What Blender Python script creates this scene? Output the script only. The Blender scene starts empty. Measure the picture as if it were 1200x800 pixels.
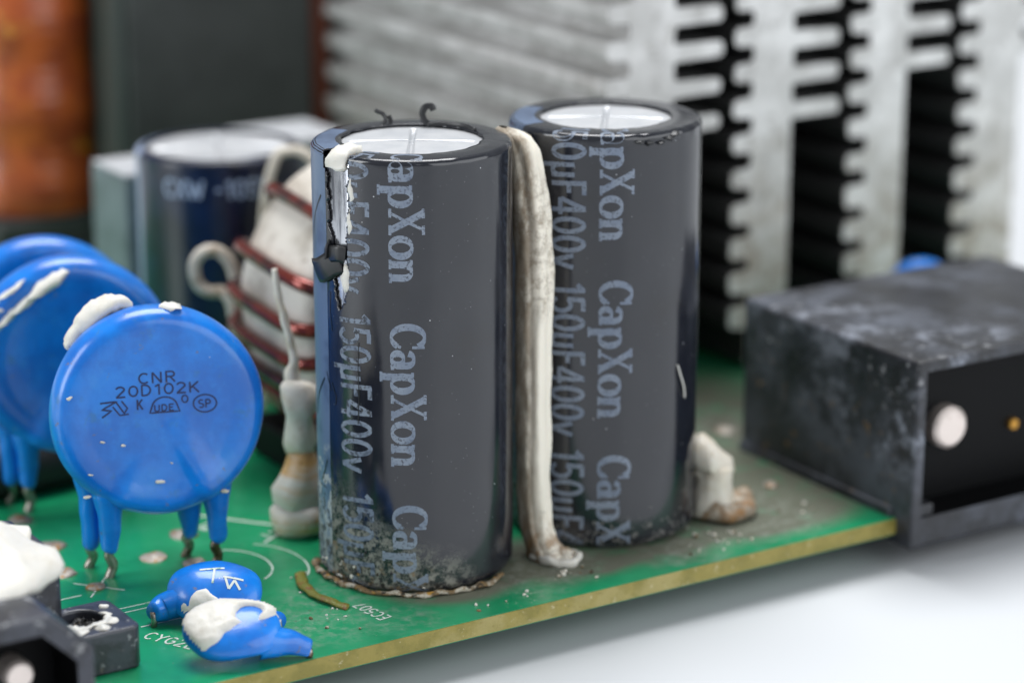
import bpy, bmesh, math, random
from mathutils import Vector, Matrix, noise
random.seed(7); noise.seed_set(11)
S = 0.001                      # everything below is written in millimetres, meshes are stored in metres
PI = math.pi
sc = bpy.context.scene
C = sc.collection

# ------------------------------------------------------------------ camera
FPX = 3100.0                   # focal length in pixels of the 1200 px wide photograph
TH, AZ = math.radians(16.5), math.radians(57.7)
hv = Vector((math.cos(AZ), math.sin(AZ), 0)); RT = Vector((math.sin(AZ), -math.cos(AZ), 0))
FW = hv*math.cos(TH) + Vector((0, 0, -math.sin(TH))); UP = RT.cross(FW)
CAM = Vector((-115.878, -199.994, 89.598))
cd = bpy.data.cameras.new('camera'); cam = bpy.data.objects.new('camera', cd); C.objects.link(cam)
cam.matrix_world = Matrix(((RT.x, UP.x, -FW.x, CAM.x*S), (RT.y, UP.y, -FW.y, CAM.y*S), (RT.z, UP.z, -FW.z, CAM.z*S), (0, 0, 0, 1)))
cd.sensor_width = 36; cd.lens = FPX/1200*36; cd.clip_start = 0.01; cd.clip_end = 60
cd.dof.use_dof = True; cd.dof.focus_distance = 0.231; cd.dof.aperture_fstop = 16.5; cd.dof.aperture_blades = 9
sc.camera = cam

# ------------------------------------------------------------------ light: white studio, overhead soft box, two added fills
w = bpy.data.worlds.new('World'); sc.world = w; w.use_nodes = True
bg = w.node_tree.nodes['Background']; bg.inputs[0].default_value = (0.93, 0.97, 1.0, 1); bg.inputs[1].default_value = 0.28
def softbox(name, loc, target, sx, sy, power, col=(1, 1, 1)):
    l = bpy.data.lights.new(name, 'AREA'); l.shape = 'RECTANGLE'; l.size = sx; l.size_y = sy; l.energy = power; l.color = col
    o = bpy.data.objects.new(name, l); C.objects.link(o); o.location = loc
    o.rotation_euler = (Vector(target) - Vector(loc)).to_track_quat('-Z', 'Y').to_euler()
    return o
softbox('softbox_overhead', (0.12, 0.22, 0.80), (0.03, 0.02, 0.0), 0.50, 0.45, 6.6, (0.985, 0.99, 1.0))
softbox('fill_front', (0.34, -0.62, 0.30), (0.02, 0, 0.02), 1.10, 0.60, 3.8, (0.94, 0.97, 1.0))  # added fill, lifts the upright faces turned to the camera
softbox('fill_side', (-0.55, 0.10, 0.24), (0, 0, 0.02), 0.22, 0.40, 1.7, (0.95, 0.98, 1.0))  # added fill, brightens the heatsink ridges and left-hand faces
sc.view_settings.view_transform = 'Standard'; sc.view_settings.look = 'None'
sc.view_settings.exposure = 0.22; sc.view_settings.gamma = 1.0; sc.view_settings.use_curve_mapping = False

# ------------------------------------------------------------------ helpers
class MB:
    def __init__(s): s.v = []; s.f = []
    def add(s, vs, fs):
        b = len(s.v); s.v += [tuple(x) for x in vs]; s.f += [tuple(i+b for i in f) for f in fs]; return s
    def box(s, x0, x1, y0, y1, z0, z1):
        return s.add([(x0,y0,z0),(x1,y0,z0),(x1,y1,z0),(x0,y1,z0),(x0,y0,z1),(x1,y0,z1),(x1,y1,z1),(x0,y1,z1)],
                     [(0,3,2,1),(4,5,6,7),(0,1,5,4),(1,2,6,5),(2,3,7,6),(3,0,4,7)])
    def grid(s, nu, nv, fn, cu=False, skip=None):
        vs = [fn(i, j) for j in range(nv) for i in range(nu)]; fs = []
        for j in range(nv-1):
            for i in range(nu if cu else nu-1):
                if skip and skip(i, j): continue
                k = (i+1) % nu
                fs.append((j*nu+i, j*nu+k, (j+1)*nu+k, (j+1)*nu+i))
        return s.add(vs, fs)
    def lathe(s, prof, n=64, fn=None, cap0=True, cap1=True):
        m = len(prof)
        def pt(i, j):
            r, z = prof[j]; a = 2*PI*i/n; p = (r*math.cos(a), r*math.sin(a), z)
            return fn(p) if fn else p
        b = len(s.v); s.grid(n, m, pt, cu=True)
        if cap0: s.f.append(tuple(b+i for i in reversed(range(n))))
        if cap1: s.f.append(tuple(b+(m-1)*n+i for i in range(n)))
        return s
    def tube(s, path, rad, n=10, flat=1.0, closed=False, fn=None):
        P = [Vector(p) for p in path]; m = len(P); rings = []
        up = None
        for k in range(m):
            a = P[(k-1) % m] if closed else P[max(k-1, 0)]; b_ = P[(k+1) % m] if closed else P[min(k+1, m-1)]
            t = (b_-a).normalized()
            if up is None: up = t.orthogonal().normalized() if abs(t.z) > .9 else t.cross(Vector((0,0,1))).normalized()
            up = (up - t*up.dot(t)).normalized(); sd = t.cross(up)
            r = rad[k] if isinstance(rad, (list, tuple)) else rad
            ring = [P[k] + up*(r*math.cos(2*PI*i/n)) + sd*(r*flat*math.sin(2*PI*i/n)) for i in range(n)]
            rings.append([fn(q) for q in ring] if fn else ring)
        b = len(s.v); vs = [q for rg in rings for q in rg]; fs = []
        for k in range(m if closed else m-1):
            k2 = (k+1) % m
            for i in range(n): fs.append((k*n+i, k*n+(i+1) % n, k2*n+(i+1) % n, k2*n+i))
        if not closed: fs += [tuple(reversed(range(n))), tuple((m-1)*n+i for i in range(n))]
        return s.add(vs, fs)
    def sphere(s, c, r, n=24, m=14, fn=None):
        rx, ry, rz = r if isinstance(r, (list, tuple)) else (r, r, r)
        prof = [(math.sin(PI*(j+.02)/(m-.96)), -math.cos(PI*(j+.02)/(m-.96))) for j in range(m)]
        def f(p):
            q = Vector((c[0]+p[0]*rx, c[1]+p[1]*ry, c[2]+p[2]*rz)); return fn(q) if fn else q
        return s.lathe(prof, n, f)
    def build(s, name, mat, parent=None, sharp=35, bevel=0, seg=3, loc=None):
        me = bpy.data.meshes.new(name); me.from_pydata([(x*S, y*S, z*S) for x, y, z in s.v], [], s.f); me.update()
        bm = bmesh.new(); bm.from_mesh(me); bmesh.ops.recalc_face_normals(bm, faces=bm.faces); bm.to_mesh(me); bm.free()
        me.materials.append(mat)
        me.shade_smooth()
        if sharp: me.set_sharp_from_angle(angle=math.radians(sharp))
        o = bpy.data.objects.new(name, me); C.objects.link(o)
        if parent: o.parent = parent
        if loc: o.location = Vector(loc)*S
        if bevel:
            md = o.modifiers.new('bevel', 'BEVEL'); md.width = bevel*S; md.segments = seg; md.limit_method = 'ANGLE'; md.angle_limit = math.radians(40); md.harden_normals = False
        return o
def tag(o, label, cat, group=None):
    o['label'] = label; o['category'] = cat
    if group: o['group'] = group
    return o
def thing(name, loc, label, cat, rz=0, group=None, rx=0):
    o = bpy.data.objects.new(name, None); C.objects.link(o); o.empty_display_size = .004
    o.location = Vector(loc)*S; o.rotation_euler = (rx, 0, rz)
    return tag(o, label, cat, group)
def lump(amp, sc_, seed=0.0, amp2=0, sc2=1):
    def f(q):
        q = Vector(q); p = q*sc_ + Vector((seed, seed*1.7, -seed))
        d = noise.noise_vector(p)*amp
        if amp2: d += noise.noise_vector(q*sc2 + Vector((seed,)*3))*amp2
        return q + d
    return f
def smooth(pts, n=8):
    P = [Vector(p) for p in pts]; out = []
    for i in range(len(P)-1):
        p0, p1, p2, p3 = P[max(i-1, 0)], P[i], P[i+1], P[min(i+2, len(P)-1)]
        for k in range(n):
            t = k/n
            out.append(.5*((2*p1) + (p2-p0)*t + (2*p0-5*p1+4*p2-p3)*t*t + (3*p1-p0-3*p2+p3)*t**3))
    out.append(P[-1]); return out
def lerp(a, b, t): return a+(b-a)*t
def interp(tab, x):
    for (x0, *a), (x1, *b) in zip(tab, tab[1:]):
        if x <= x1:
            t = max(0, (x-x0)/(x1-x0)); return [lerp(p, q, t) for p, q in zip(a, b)]
    return list(tab[-1][1:])

# ------------------------------------------------------------------ materials (noise scales per millimetre)
def srgb(r, g, b):
    f = lambda c: (c/255/12.92 if c/255 <= .04045 else ((c/255+.055)/1.055)**2.4)
    return (f(r), f(g), f(b), 1)
def mat(name, col, rough=.5, metal=0, layers=(), bump=None, coat=0, sss=0, spec=.5, bump2=None, trans=0, aniso=None):
    m = bpy.data.materials.new(name); m.use_nodes = True; nt = m.node_tree; N = nt.nodes; L = nt.links
    P = N['Principled BSDF']
    P.inputs['Metallic'].default_value = metal; P.inputs['Specular IOR Level'].default_value = spec
    P.inputs['Coat Weight'].default_value = coat; P.inputs['Coat Roughness'].default_value = .12
    if trans: P.inputs['Transmission Weight'].default_value = trans
    if sss:
        P.inputs['Subsurface Weight'].default_value = sss; P.inputs['Subsurface Radius'].default_value = (1, .8, .6); P.inputs['Subsurface Scale'].default_value = .0012
    tc = N.new('ShaderNodeTexCoord'); mp = N.new('ShaderNodeMapping'); mp.inputs['Scale'].default_value = (1000,)*3
    L.new(tc.outputs['Object'], mp.inputs[0]); V = mp.outputs[0]
    def noise_n(scale, detail=4, rough_=.6, stretch=None, w_=0):
        n = N.new('ShaderNodeTexNoise'); n.inputs['Scale'].default_value = scale; n.inputs['Detail'].default_value = detail; n.inputs['Roughness'].default_value = rough_
        if stretch or w_:
            mm = N.new('ShaderNodeMapping'); mm.inputs['Scale'].default_value = stretch or (1, 1, 1); mm.inputs['Location'].default_value = (w_, w_*1.3, w_*.7)
            L.new(V, mm.inputs[0]); L.new(mm.outputs[0], n.inputs['Vector'])
        else: L.new(V, n.inputs['Vector'])
        return n.outputs['Fac']
    def rng(v, a, b, lo=0, hi=1):
        r = N.new('ShaderNodeMapRange'); r.interpolation_type = 'SMOOTHSTEP'; r.inputs[1].default_value = a; r.inputs[2].default_value = b; r.inputs[3].default_value = lo; r.inputs[4].default_value = hi
        L.new(v, r.inputs[0]); return r.outputs[0]
    def mul(a, b):
        x = N.new('ShaderNodeMath'); x.operation = 'MULTIPLY'
        for i, q in enumerate((a, b)):
            if isinstance(q, (int, float)): x.inputs[i].default_value = q
            else: L.new(q, x.inputs[i])
        return x.outputs[0]
    def add_(a, b):
        x = N.new('ShaderNodeMath'); x.operation = 'ADD'; x.use_clamp = True
        L.new(a, x.inputs[0]); L.new(b, x.inputs[1]); return x.outputs[0]
    colv = None; rv = None
    for k, ly in enumerate(layers):
        if ly.get('vor'):
            n = N.new('ShaderNodeTexVoronoi'); n.inputs['Scale'].default_value = ly['vor']; L.new(V, n.inputs['Vector'])
            f = rng(n.outputs['Distance'], ly['hi'], ly['lo'])
            nn = noise_n(ly.get('sc', .5), 2, .5, None, 3+k); f = mul(f, rng(nn, ly.get('a', .45), ly.get('b', .6)))
        else:
            f = rng(noise_n(ly.get('sc', .5), ly.get('det', 5), ly.get('nr', .62), ly.get('st'), k*7.3+1), ly.get('lo', .45), ly.get('hi', .6))
        if 'axis' in ly:
            sep = N.new('ShaderNodeSeparateXYZ'); L.new(V, sep.inputs[0]); ax, a, b = ly['axis']
            g = rng(sep.outputs[ax], min(a, b), max(a, b), 0 if a < b else 1, 1 if a < b else 0)
            if ly.get('bias'):           # the gradient pushes the noise threshold instead of fading the layer
                f = rng(add_(mul(f, .6), mul(g, .7)), .62, .85); f = mul(f, rng(g, .0, .12))
            else: f = mul(f, g)
        if 'spots' in ly:
            tot = None
            for (cx, cy, cz, r0, r1) in ly['spots']:
                d = N.new('ShaderNodeVectorMath'); d.operation = 'DISTANCE'; L.new(V, d.inputs[0]); d.inputs[1].default_value = (cx, cy, cz)
                g = rng(d.outputs['Value'], r0, r1, 1, 0); tot = g if tot is None else add_(tot, g)
            f = mul(f, tot)
        f = mul(f, ly.get('amt', 1.0))
        mx = N.new('ShaderNodeMix'); mx.data_type = 'RGBA'; L.new(f, mx.inputs[0])
        if colv is None: mx.inputs[6].default_value = col
        else: L.new(colv, mx.inputs[6])
        mx.inputs[7].default_value = ly['col']; colv = mx.outputs[2]
        if 'rough' in ly:
            r = N.new('ShaderNodeMix'); r.data_type = 'FLOAT'; L.new(f, r.inputs[0])
            if rv is None: r.inputs[2].default_value = rough
            else: L.new(rv, r.inputs[2])
            r.inputs[3].default_value = ly['rough']; rv = r.outputs[0]
    if colv is None: P.inputs['Base Color'].default_value = col
    else: L.new(colv, P.inputs['Base Color'])
    if rv is None: P.inputs['Roughness'].default_value = rough
    else: L.new(rv, P.inputs['Roughness'])
    last = None
    for b in (bump, bump2):
        if not b: continue
        bn = N.new('ShaderNodeBump'); bn.inputs['Strength'].default_value = b[1]; bn.inputs['Distance'].default_value = b[2]*S
        L.new(noise_n(b[0], b[3] if len(b) > 3 else 4, .6, b[4] if len(b) > 4 else None, 11), bn.inputs['Height'])
        if last: L.new(last, bn.inputs['Normal'])
        last = bn.outputs[0]
    if last: L.new(last, P.inputs['Normal'])
    return m

WHITE_DUST = srgb(200, 195, 185)
M = {}
M['table'] = mat('white_table', (.64, .66, .685, 1), .5, bump=(.15, .05, .05))
M['mask'] = mat('green_solder_mask', srgb(20, 150, 98), .30, coat=.2, layers=[
    dict(col=srgb(8, 104, 68), sc=.06, lo=.4, hi=.65, amt=.6),
    dict(col=srgb(52, 150, 110), sc=.3, lo=.48, hi=.7, amt=.5, det=8),
    dict(col=srgb(98, 94, 82), sc=.22, lo=.20, hi=.50, rough=.8, amt=.93, det=9, nr=.7, spots=[(10, -6.5, 0, 3.5, 8), (21, -6.5, 0, 5, 8.6), (30, -5, 0, 5, 10), (37, -2, 0, 9, 13.5), (44, 8, 0, 10, 17), (0, -4, 0, 6.5, 9), (46, 24, 0, 8, 22), (14, -9.5, 0, 1.5, 4.5)]),
    dict(col=srgb(150, 156, 146), sc=.8, lo=.42, hi=.72, rough=.85, amt=.6, det=12, nr=.8, spots=[(9, -7, 0, 3, 8), (-15, -8, 0, 3, 8), (-11, -3, 0, 2, 6), (33, -7, 0, 4, 11), (-22, -8, 0, 3, 8), (6, -12.5, 0, 1, 4), (22, -12, 0, 2, 6), (44, 20, 0, 3, 12), (-8, -12, 0, 1, 5)]),
    dict(col=srgb(196, 194, 182), sc=1.6, lo=.56, hi=.68, rough=.85, amt=.8, det=12, nr=.82, spots=[(-13.5, -7, 0, 1.5, 5), (3, -12.5, 0, 1, 5), (-19, -9, 0, 1, 5), (34, -9, 0, 2, 7), (12, -10, 0, 1, 4)]),
    dict(col=srgb(76, 62, 48), sc=1.4, lo=.54, hi=.70, rough=.8, amt=.85, det=10, nr=.75, spots=[(9, -7, 0, 2, 7), (34, -5, 0, 3, 10), (-13, -7, 0, 1, 4), (43, -8, 0, 2, 9), (-18, -8, 0, 1, 4), (31.5, -6, 0, 3.5, 6.5), (48, 12, 0, 3, 14)]),
    dict(col=srgb(190, 185, 170), vor=.9, lo=.02, hi=.07, sc=.3, a=.5, b=.62, rough=.9)],
    bump=(.8, .15, .05), bump2=(6, .1, .02))
M['fr4'] = mat('fibreglass_edge', srgb(146, 134, 66), .5, layers=[
    dict(col=srgb(126, 118, 52), sc=.35, lo=.42, hi=.6, amt=.8), dict(col=srgb(164, 152, 96), sc=.12, lo=.5, hi=.62, amt=.8),
    dict(col=srgb(104, 92, 50), sc=2, lo=.55, hi=.75, st=(1, 1, 2.5), amt=.45), dict(col=srgb(196, 186, 150), sc=1.2, lo=.62, hi=.7, amt=.8)], bump=(3, .4, .1))
M['mask_edge'] = mat('solder_mask_underside', srgb(14, 118, 82), .4)
M['silk'] = mat('white_silkscreen', srgb(206, 214, 206), .6, layers=[dict(col=srgb(60, 140, 105), sc=1.8, lo=.55, hi=.68)])
M['sleeve'] = mat('black_pvc_sleeve', srgb(22, 25, 34), .13, coat=.0, spec=.75, layers=[
    dict(col=srgb(36, 38, 45), sc=.12, lo=.45, hi=.65, amt=.5, rough=.22),
    dict(col=srgb(22, 22, 25), sc=.3, lo=.55, hi=.7, amt=.5),
    dict(col=srgb(118, 116, 112), sc=1.2, lo=.5, hi=.66, det=9, axis=(2, 6.0, 0.0), bias=True, rough=.8, amt=.55),
    dict(col=srgb(205, 208, 212), vor=.75, lo=.02, hi=.055, sc=.5, a=.44, b=.5, rough=.8),
    dict(col=srgb(170, 172, 176), vor=2.2, lo=.02, hi=.075, sc=.35, a=.46, b=.58, rough=.8)],
    bump=(.22, .08, .25, 2), bump2=(1.1, .05, .05, 3, (1, 1, .25)))
M['sleeve_dirty'] = mat('black_pvc_sleeve_crusted', srgb(22, 25, 34), .13, coat=.0, spec=.75, layers=[
    dict(col=srgb(36, 38, 45), sc=.12, lo=.45, hi=.65, amt=.5, rough=.22),
    dict(col=srgb(22, 22, 25), sc=.3, lo=.55, hi=.7, amt=.5),
    dict(col=srgb(150, 148, 138), sc=.9, lo=.42, hi=.6, det=12, nr=.8, rough=.85, amt=.8, spots=[(-8.6, 2.5, 0, 4, 13), (-7.5, -4, 0, 3, 8.5), (-3, -8.5, 0, 1, 5.5)]),
    dict(col=srgb(120, 92, 48), sc=1.3, lo=.52, hi=.64, det=8, rough=.9, amt=.9, spots=[(-8.6, 1.0, 0, 2, 7), (-5.5, -6.6, 0, 1, 4.5)]),
    dict(col=srgb(16, 18, 18), sc=1.7, lo=.54, hi=.62, det=6, rough=.6, amt=.95, spots=[(-8, -2, 0, 3, 8.5), (-4, -8, 0, 1, 5)]),
    dict(col=srgb(205, 208, 212), vor=.75, lo=.02, hi=.06, sc=.5, a=.44, b=.5, rough=.8),
    dict(col=srgb(170, 172, 176), vor=2.2, lo=.02, hi=.075, sc=.35, a=.46, b=.58, rough=.8)],
    bump=(.22, .08, .25, 2), bump2=(1.1, .05, .05, 3, (1, 1, .25)))
M['stripe'] = mat('grey_blue_print_stripe', srgb(92, 110, 138), .4, coat=.1, layers=[
    dict(col=srgb(70, 86, 112), sc=.2, lo=.42, hi=.62), dict(col=srgb(150, 158, 160), sc=1.0, lo=.48, hi=.62, det=9, axis=(2, 15, 6), bias=True, rough=.85),
    dict(col=srgb(44, 44, 40), sc=1.6, lo=.52, hi=.62, det=9, axis=(2, 12, 3), bias=True, rough=.85, amt=.85)], bump=(4, .1, .03))
M['print'] = mat('grey_blue_ink', srgb(126, 136, 151), .5, layers=[dict(col=srgb(52, 56, 66), sc=4.5, lo=.52, hi=.66, det=3), dict(col=srgb(100, 112, 132), sc=.5, lo=.4, hi=.65, amt=.6)])
M['print_worn'] = mat('worn_grey_blue_ink', srgb(120, 130, 145), .5, layers=[dict(col=srgb(38, 40, 46), sc=2.6, lo=.48, hi=.60, det=5), dict(col=srgb(90, 102, 122), sc=.5, lo=.4, hi=.65, amt=.6)])
M['minus'] = mat('dark_ink', srgb(18, 20, 26), .4)
M['alu'] = mat('bare_aluminium', (.60, .62, .66, 1), .22, 1, layers=[dict(col=(.22, .23, .26, 1), sc=1.6, lo=.42, hi=.6, st=(1, 1, .12), amt=.9)], bump=(3, .08, .03))
M['alu_top'] = mat('dull_aluminium_lid', (.62, .63, .65, 1), .45, .5, layers=[dict(col=(.52, .54, .57, 1), sc=.35, lo=.4, hi=.65, amt=.7), dict(col=(.38, .38, .38, 1), sc=3, lo=.62, hi=.7, amt=.6)], bump=(4, .08, .03))
M['glue'] = mat('cream_silicone_glue', srgb(222, 216, 204), .42, sss=.25, layers=[
    dict(col=srgb(196, 184, 160), sc=.4, lo=.45, hi=.65, amt=.6), dict(col=srgb(150, 130, 100), sc=1.1, lo=.60, hi=.72, amt=.45, det=8)], bump=(1.0, .25, .2), bump2=(6, .12, .04))
M['glue_white'] = mat('white_silicone_glue', srgb(218, 215, 207), .5, sss=.2, layers=[dict(col=srgb(205, 200, 188), sc=.7, lo=.5, hi=.7, amt=.6), dict(col=srgb(120, 110, 95), sc=2.5, lo=.66, hi=.74, amt=.6)], bump=(1.2, .3, .25), bump2=(5, .15, .05))
M['glue_dirty'] = mat('dirty_cream_silicone', srgb(232, 226, 212), .40, sss=.2, layers=[
    dict(col=srgb(118, 102, 82), sc=.6, lo=.25, hi=.58, det=10, nr=.72, st=(1, 1, .35), amt=.85, rough=.75, axis=(0, 10.1, 9.1)),
    dict(col=srgb(120, 102, 80), sc=1.0, lo=.42, hi=.66, det=12, nr=.78, amt=.75, rough=.8, spots=[(10.0, -6, 30, 2, 7), (10.2, -6, 34, 1, 5), (10.2, -6, 26, 1, 4)]),
    dict(col=srgb(138, 98, 50), sc=.9, lo=.40, hi=.62, det=8, amt=.85, rough=.8, axis=(2, 5.0, .8)),
    dict(col=srgb(60, 46, 34), sc=1.8, lo=.54, hi=.68, det=10, nr=.75, amt=.85, rough=.85, axis=(2, 8, 1)),
    dict(col=srgb(36, 31, 28), sc=3, lo=.70, hi=.74, det=6, nr=.7, amt=.9, spots=[(10.4, -6, 33, 3, 8)])], bump=(1.0, .3, .25), bump2=(7, .15, .05))
M['glue_amber'] = mat('amber_stained_silicone', srgb(205, 200, 190), .38, sss=.25, layers=[
    dict(col=srgb(198, 150, 74), sc=.22, lo=.42, hi=.60, st=(.35, .35, 2.0), amt=.9), dict(col=srgb(150, 112, 60), sc=.9, lo=.60, hi=.70, amt=.7)], bump=(.9, .2, .2))
M['crust'] = mat('brown_flux_crust', srgb(120, 98, 66), .75, layers=[
    dict(col=srgb(190, 184, 168), sc=.8, lo=.48, hi=.6, det=9), dict(col=srgb(40, 36, 28), sc=1.4, lo=.52, hi=.62, det=8), dict(col=srgb(176, 132, 52), sc=1.1, lo=.58, hi=.66)], bump=(2.5, .7, .3))
M['olive'] = mat('olive_flux_residue', srgb(112, 112, 36), .45, layers=[dict(col=srgb(120, 84, 40), sc=.9, lo=.5, hi=.62, det=6), dict(col=srgb(160, 150, 90), sc=2, lo=.58, hi=.68)], bump=(2.5, .5, .2))
BL = srgb(8, 124, 222)
M['blue'] = mat('glossy_blue_epoxy', BL, .30, coat=.35, layers=[
    dict(col=srgb(8, 96, 190), sc=.14, lo=.40, hi=.62, amt=.8), dict(col=srgb(40, 138, 222), sc=.3, lo=.52, hi=.72, amt=.5, det=7), dict(col=srgb(52, 112, 156), sc=.5, lo=.58, hi=.72, rough=.6, amt=.5, det=8),
    dict(col=srgb(120, 104, 80), sc=.8, lo=.64, hi=.72, rough=.8, amt=.7, det=8), dict(col=srgb(208, 205, 196), vor=.55, lo=.02, hi=.07, sc=.4, a=.5, b=.6, rough=.9)],
    bump=(.22, .25, .5, 3), bump2=(2.5, .08, .05))
M['blue_wire'] = mat('tinned_lead', (.42, .39, .35, 1), .4, .9, layers=[dict(col=srgb(96, 80, 62), sc=.8, lo=.45, hi=.62)], bump=(4, .3, .06))
M['blue_ink'] = mat('navy_print', srgb(22, 38, 84), .5)
M['solder'] = mat('dull_solder', (.34, .31, .27, 1), .55, .5, layers=[dict(col=srgb(150, 110, 60), sc=1.0, lo=.5, hi=.65)], bump=(2, .4, .15))
M['black'] = mat('black_plastic', srgb(46, 48, 54), .40, layers=[
    dict(col=srgb(98, 104, 116), sc=.09, lo=.40, hi=.66, det=8, nr=.65, rough=.7, amt=.65),
    dict(col=srgb(26, 27, 30), sc=.3, lo=.45, hi=.62, amt=.7),
    dict(col=srgb(140, 146, 158), sc=.22, lo=.50, hi=.66, det=9, nr=.68, st=(1, .8, 1), rough=.75, amt=.9, spots=[(1, 2, 16.4, 4, 15), (1, 14, 16.4, 4, 14), (0, 5, 12, 2, 9), (8, 3, 16.4, 2, 10)]),
    dict(col=srgb(190, 192, 196), sc=.9, lo=.58, hi=.70, det=9, rough=.8, amt=.7, spots=[(2, 2, 16.4, 2, 11), (1, 24, 16.4, 2, 10), (6, 2, 16.4, 2, 8)]),
    dict(col=srgb(128, 104, 72), sc=.7, lo=.60, hi=.68, det=8, rough=.9, amt=.8, spots=[(0, 10, 4, 4, 12), (0, 22, 6, 3, 9)])],
    bump=(.9, .2, .15), bump2=(5, .12, .04))
M['black_near'] = mat('black_plastic_housing', srgb(58, 61, 70), .36, layers=[
    dict(col=srgb(28, 29, 33), sc=.4, lo=.45, hi=.62, amt=.7), dict(col=srgb(170, 172, 174), sc=.8, lo=.58, hi=.68, det=9, rough=.85, amt=.7),
    dict(col=srgb(120, 110, 92), sc=1.1, lo=.60, hi=.68, det=9, rough=.9, amt=.5, axis=(2, 3, 0))], bump=(1.2, .3, .2))
M['black_shade'] = mat('black_shaded_plastic', srgb(9, 10, 12), .5, spec=.12)  # recess shade put into the cavity colour; also used under the coil
M['pin'] = mat('nickel_pin', (.80, .71, .66, 1), .45, .7, layers=[dict(col=srgb(150, 110, 92), sc=.7, lo=.55, hi=.68, amt=.8)], bump=(2, .2, .08))
M['brass'] = mat('brass_contact', srgb(200, 150, 70), .4, .9)
M['sink'] = mat('grey_cast_aluminium', (.54, .535, .525, 1), .5, .4, layers=[
    dict(col=(.72, .715, .71, 1), sc=.14, lo=.42, hi=.62), dict(col=(.34, .33, .32, 1), sc=.6, lo=.54, hi=.68, amt=.7, det=9), dict(col=(.30, .28, .25, 1), sc=.25, lo=.56, hi=.66, amt=.6, det=9, nr=.75),
    dict(col=srgb(132, 116, 92), sc=.3, lo=.30, hi=.70, det=9, nr=.7, axis=(2, 32, 10), rough=.8, amt=.8)], bump=(.6, .3, .3))
M['sink_in'] = mat('near_black_sink', (.05, .05, .05, 1), .7)  # near black, for flanks and plates inside the fin gaps
M['navy'] = mat('navy_pvc_sleeve', srgb(18, 30, 58), .28, coat=.2, layers=[dict(col=srgb(12, 18, 34), sc=.2, lo=.4, hi=.62)])
M['navy_stripe'] = mat('pale_blue_stripe', srgb(150, 164, 190), .4)
M['core'] = mat('white_core_coating', srgb(216, 210, 200), .5, layers=[dict(col=srgb(178, 170, 158), sc=.2, lo=.45, hi=.65), dict(col=srgb(128, 106, 84), sc=.6, lo=.62, hi=.72, amt=.7)], bump=(.6, .2, .3))
M['copper'] = mat('red_enamel_wire', srgb(122, 38, 26), .2, .55, coat=.6, layers=[dict(col=srgb(66, 24, 22), sc=.25, lo=.45, hi=.62)])
M['tubing'] = mat('cream_insulation_tubing', srgb(212, 204, 190), .5, layers=[dict(col=srgb(168, 150, 128), sc=.5, lo=.5, hi=.66)])
M['tape'] = mat('orange_polyimide_tape', srgb(190, 88, 32), .32, coat=.3, layers=[dict(col=srgb(150, 62, 26), sc=.16, lo=.42, hi=.62), dict(col=srgb(216, 140, 40), sc=.2, lo=.58, hi=.7, st=(1, 1, 2))])
M['ferrite'] = mat('charcoal_ferrite', srgb(62, 65, 64), .6, layers=[dict(col=srgb(50, 53, 52), sc=.12, lo=.4, hi=.65)], bump=(.8, .2, .1))
M['bobbin'] = mat('yellow_bobbin', srgb(176, 142, 62), .55, layers=[dict(col=srgb(120, 104, 48), sc=.2, lo=.45, hi=.62)])
M['grey_box'] = mat('pale_grey_case', srgb(112, 124, 128), .5, layers=[dict(col=srgb(92, 104, 106), sc=.2, lo=.4, hi=.65)])
M['grey_lid'] = mat('light_grey_resin', srgb(190, 192, 196), .45)
M['plate'] = mat('grey_green_plate', srgb(62, 70, 67), .5)
M['copper_foil'] = mat('brown_copper_foil', srgb(110, 58, 42), .4, .5)
M['dark_filler'] = mat('dark_grey_filler', srgb(44, 44, 43), .6)
M['rubble'] = mat('black_crumbly_resin', srgb(22, 22, 22), .5, layers=[dict(col=srgb(150, 120, 72), sc=1.6, lo=.60, hi=.68), dict(col=srgb(90, 88, 84), sc=3, lo=.58, hi=.66)], bump=(3, .8, .3))
M['rubber'] = mat('black_shrink_scrap', srgb(30, 31, 34), .4, coat=.2)

# ------------------------------------------------------------------ stroke lettering
def arc(cx, cy, rx, ry, a0, a1, n=18):
    return [(cx+rx*math.cos(math.radians(lerp(a0, a1, i/n))), cy+ry*math.sin(math.radians(lerp(a0, a1, i/n)))) for i in range(n+1)]
SERIF = {  # glyph: (advance, strokes, thin strokes)
 'C': (.92, [arc(.46, .5, .38, .47, 38, 322, 30)], [[(.80, .97), (.80, .62)], [(.76, .22), (.80, .30)]]),
 'a': (.74, [arc(.30, .46, .22, .2, 165, 0, 12)+[(.52, .14), (.56, .05), (.68, .05)], arc(.29, .2, .2, .17, 0, 360, 24)], []),
 'p': (.80, [[(.19, .64), (.19, -.29)], arc(.43, .33, .26, .31, 0, 360, 28)], [[(.02, -.29), (.38, -.29)], [(.02, .62), (.2, .62)]]),
 'X': (.98, [[(.18, .97), (.78, .03)]], [[(.76, .97), (.18, .03)], [(.03, .97), (.36, .97)], [(.62, .97), (.93, .97)], [(.03, .03), (.34, .03)], [(.60, .03), (.95, .03)]]),
 'o': (.78, [arc(.39, .33, .30, .31, 0, 360, 28)], []),
 'n': (.88, [[(.20, .64), (.20, .02)], [(.20, .42)]+arc(.44, .40, .22, .22, 160, 0, 12)+[(.66, .02)]], [[(.03, .02), (.37, .02)], [(.50, .02), (.84, .02)], [(.03, .62), (.2, .62)]]),
}
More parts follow.
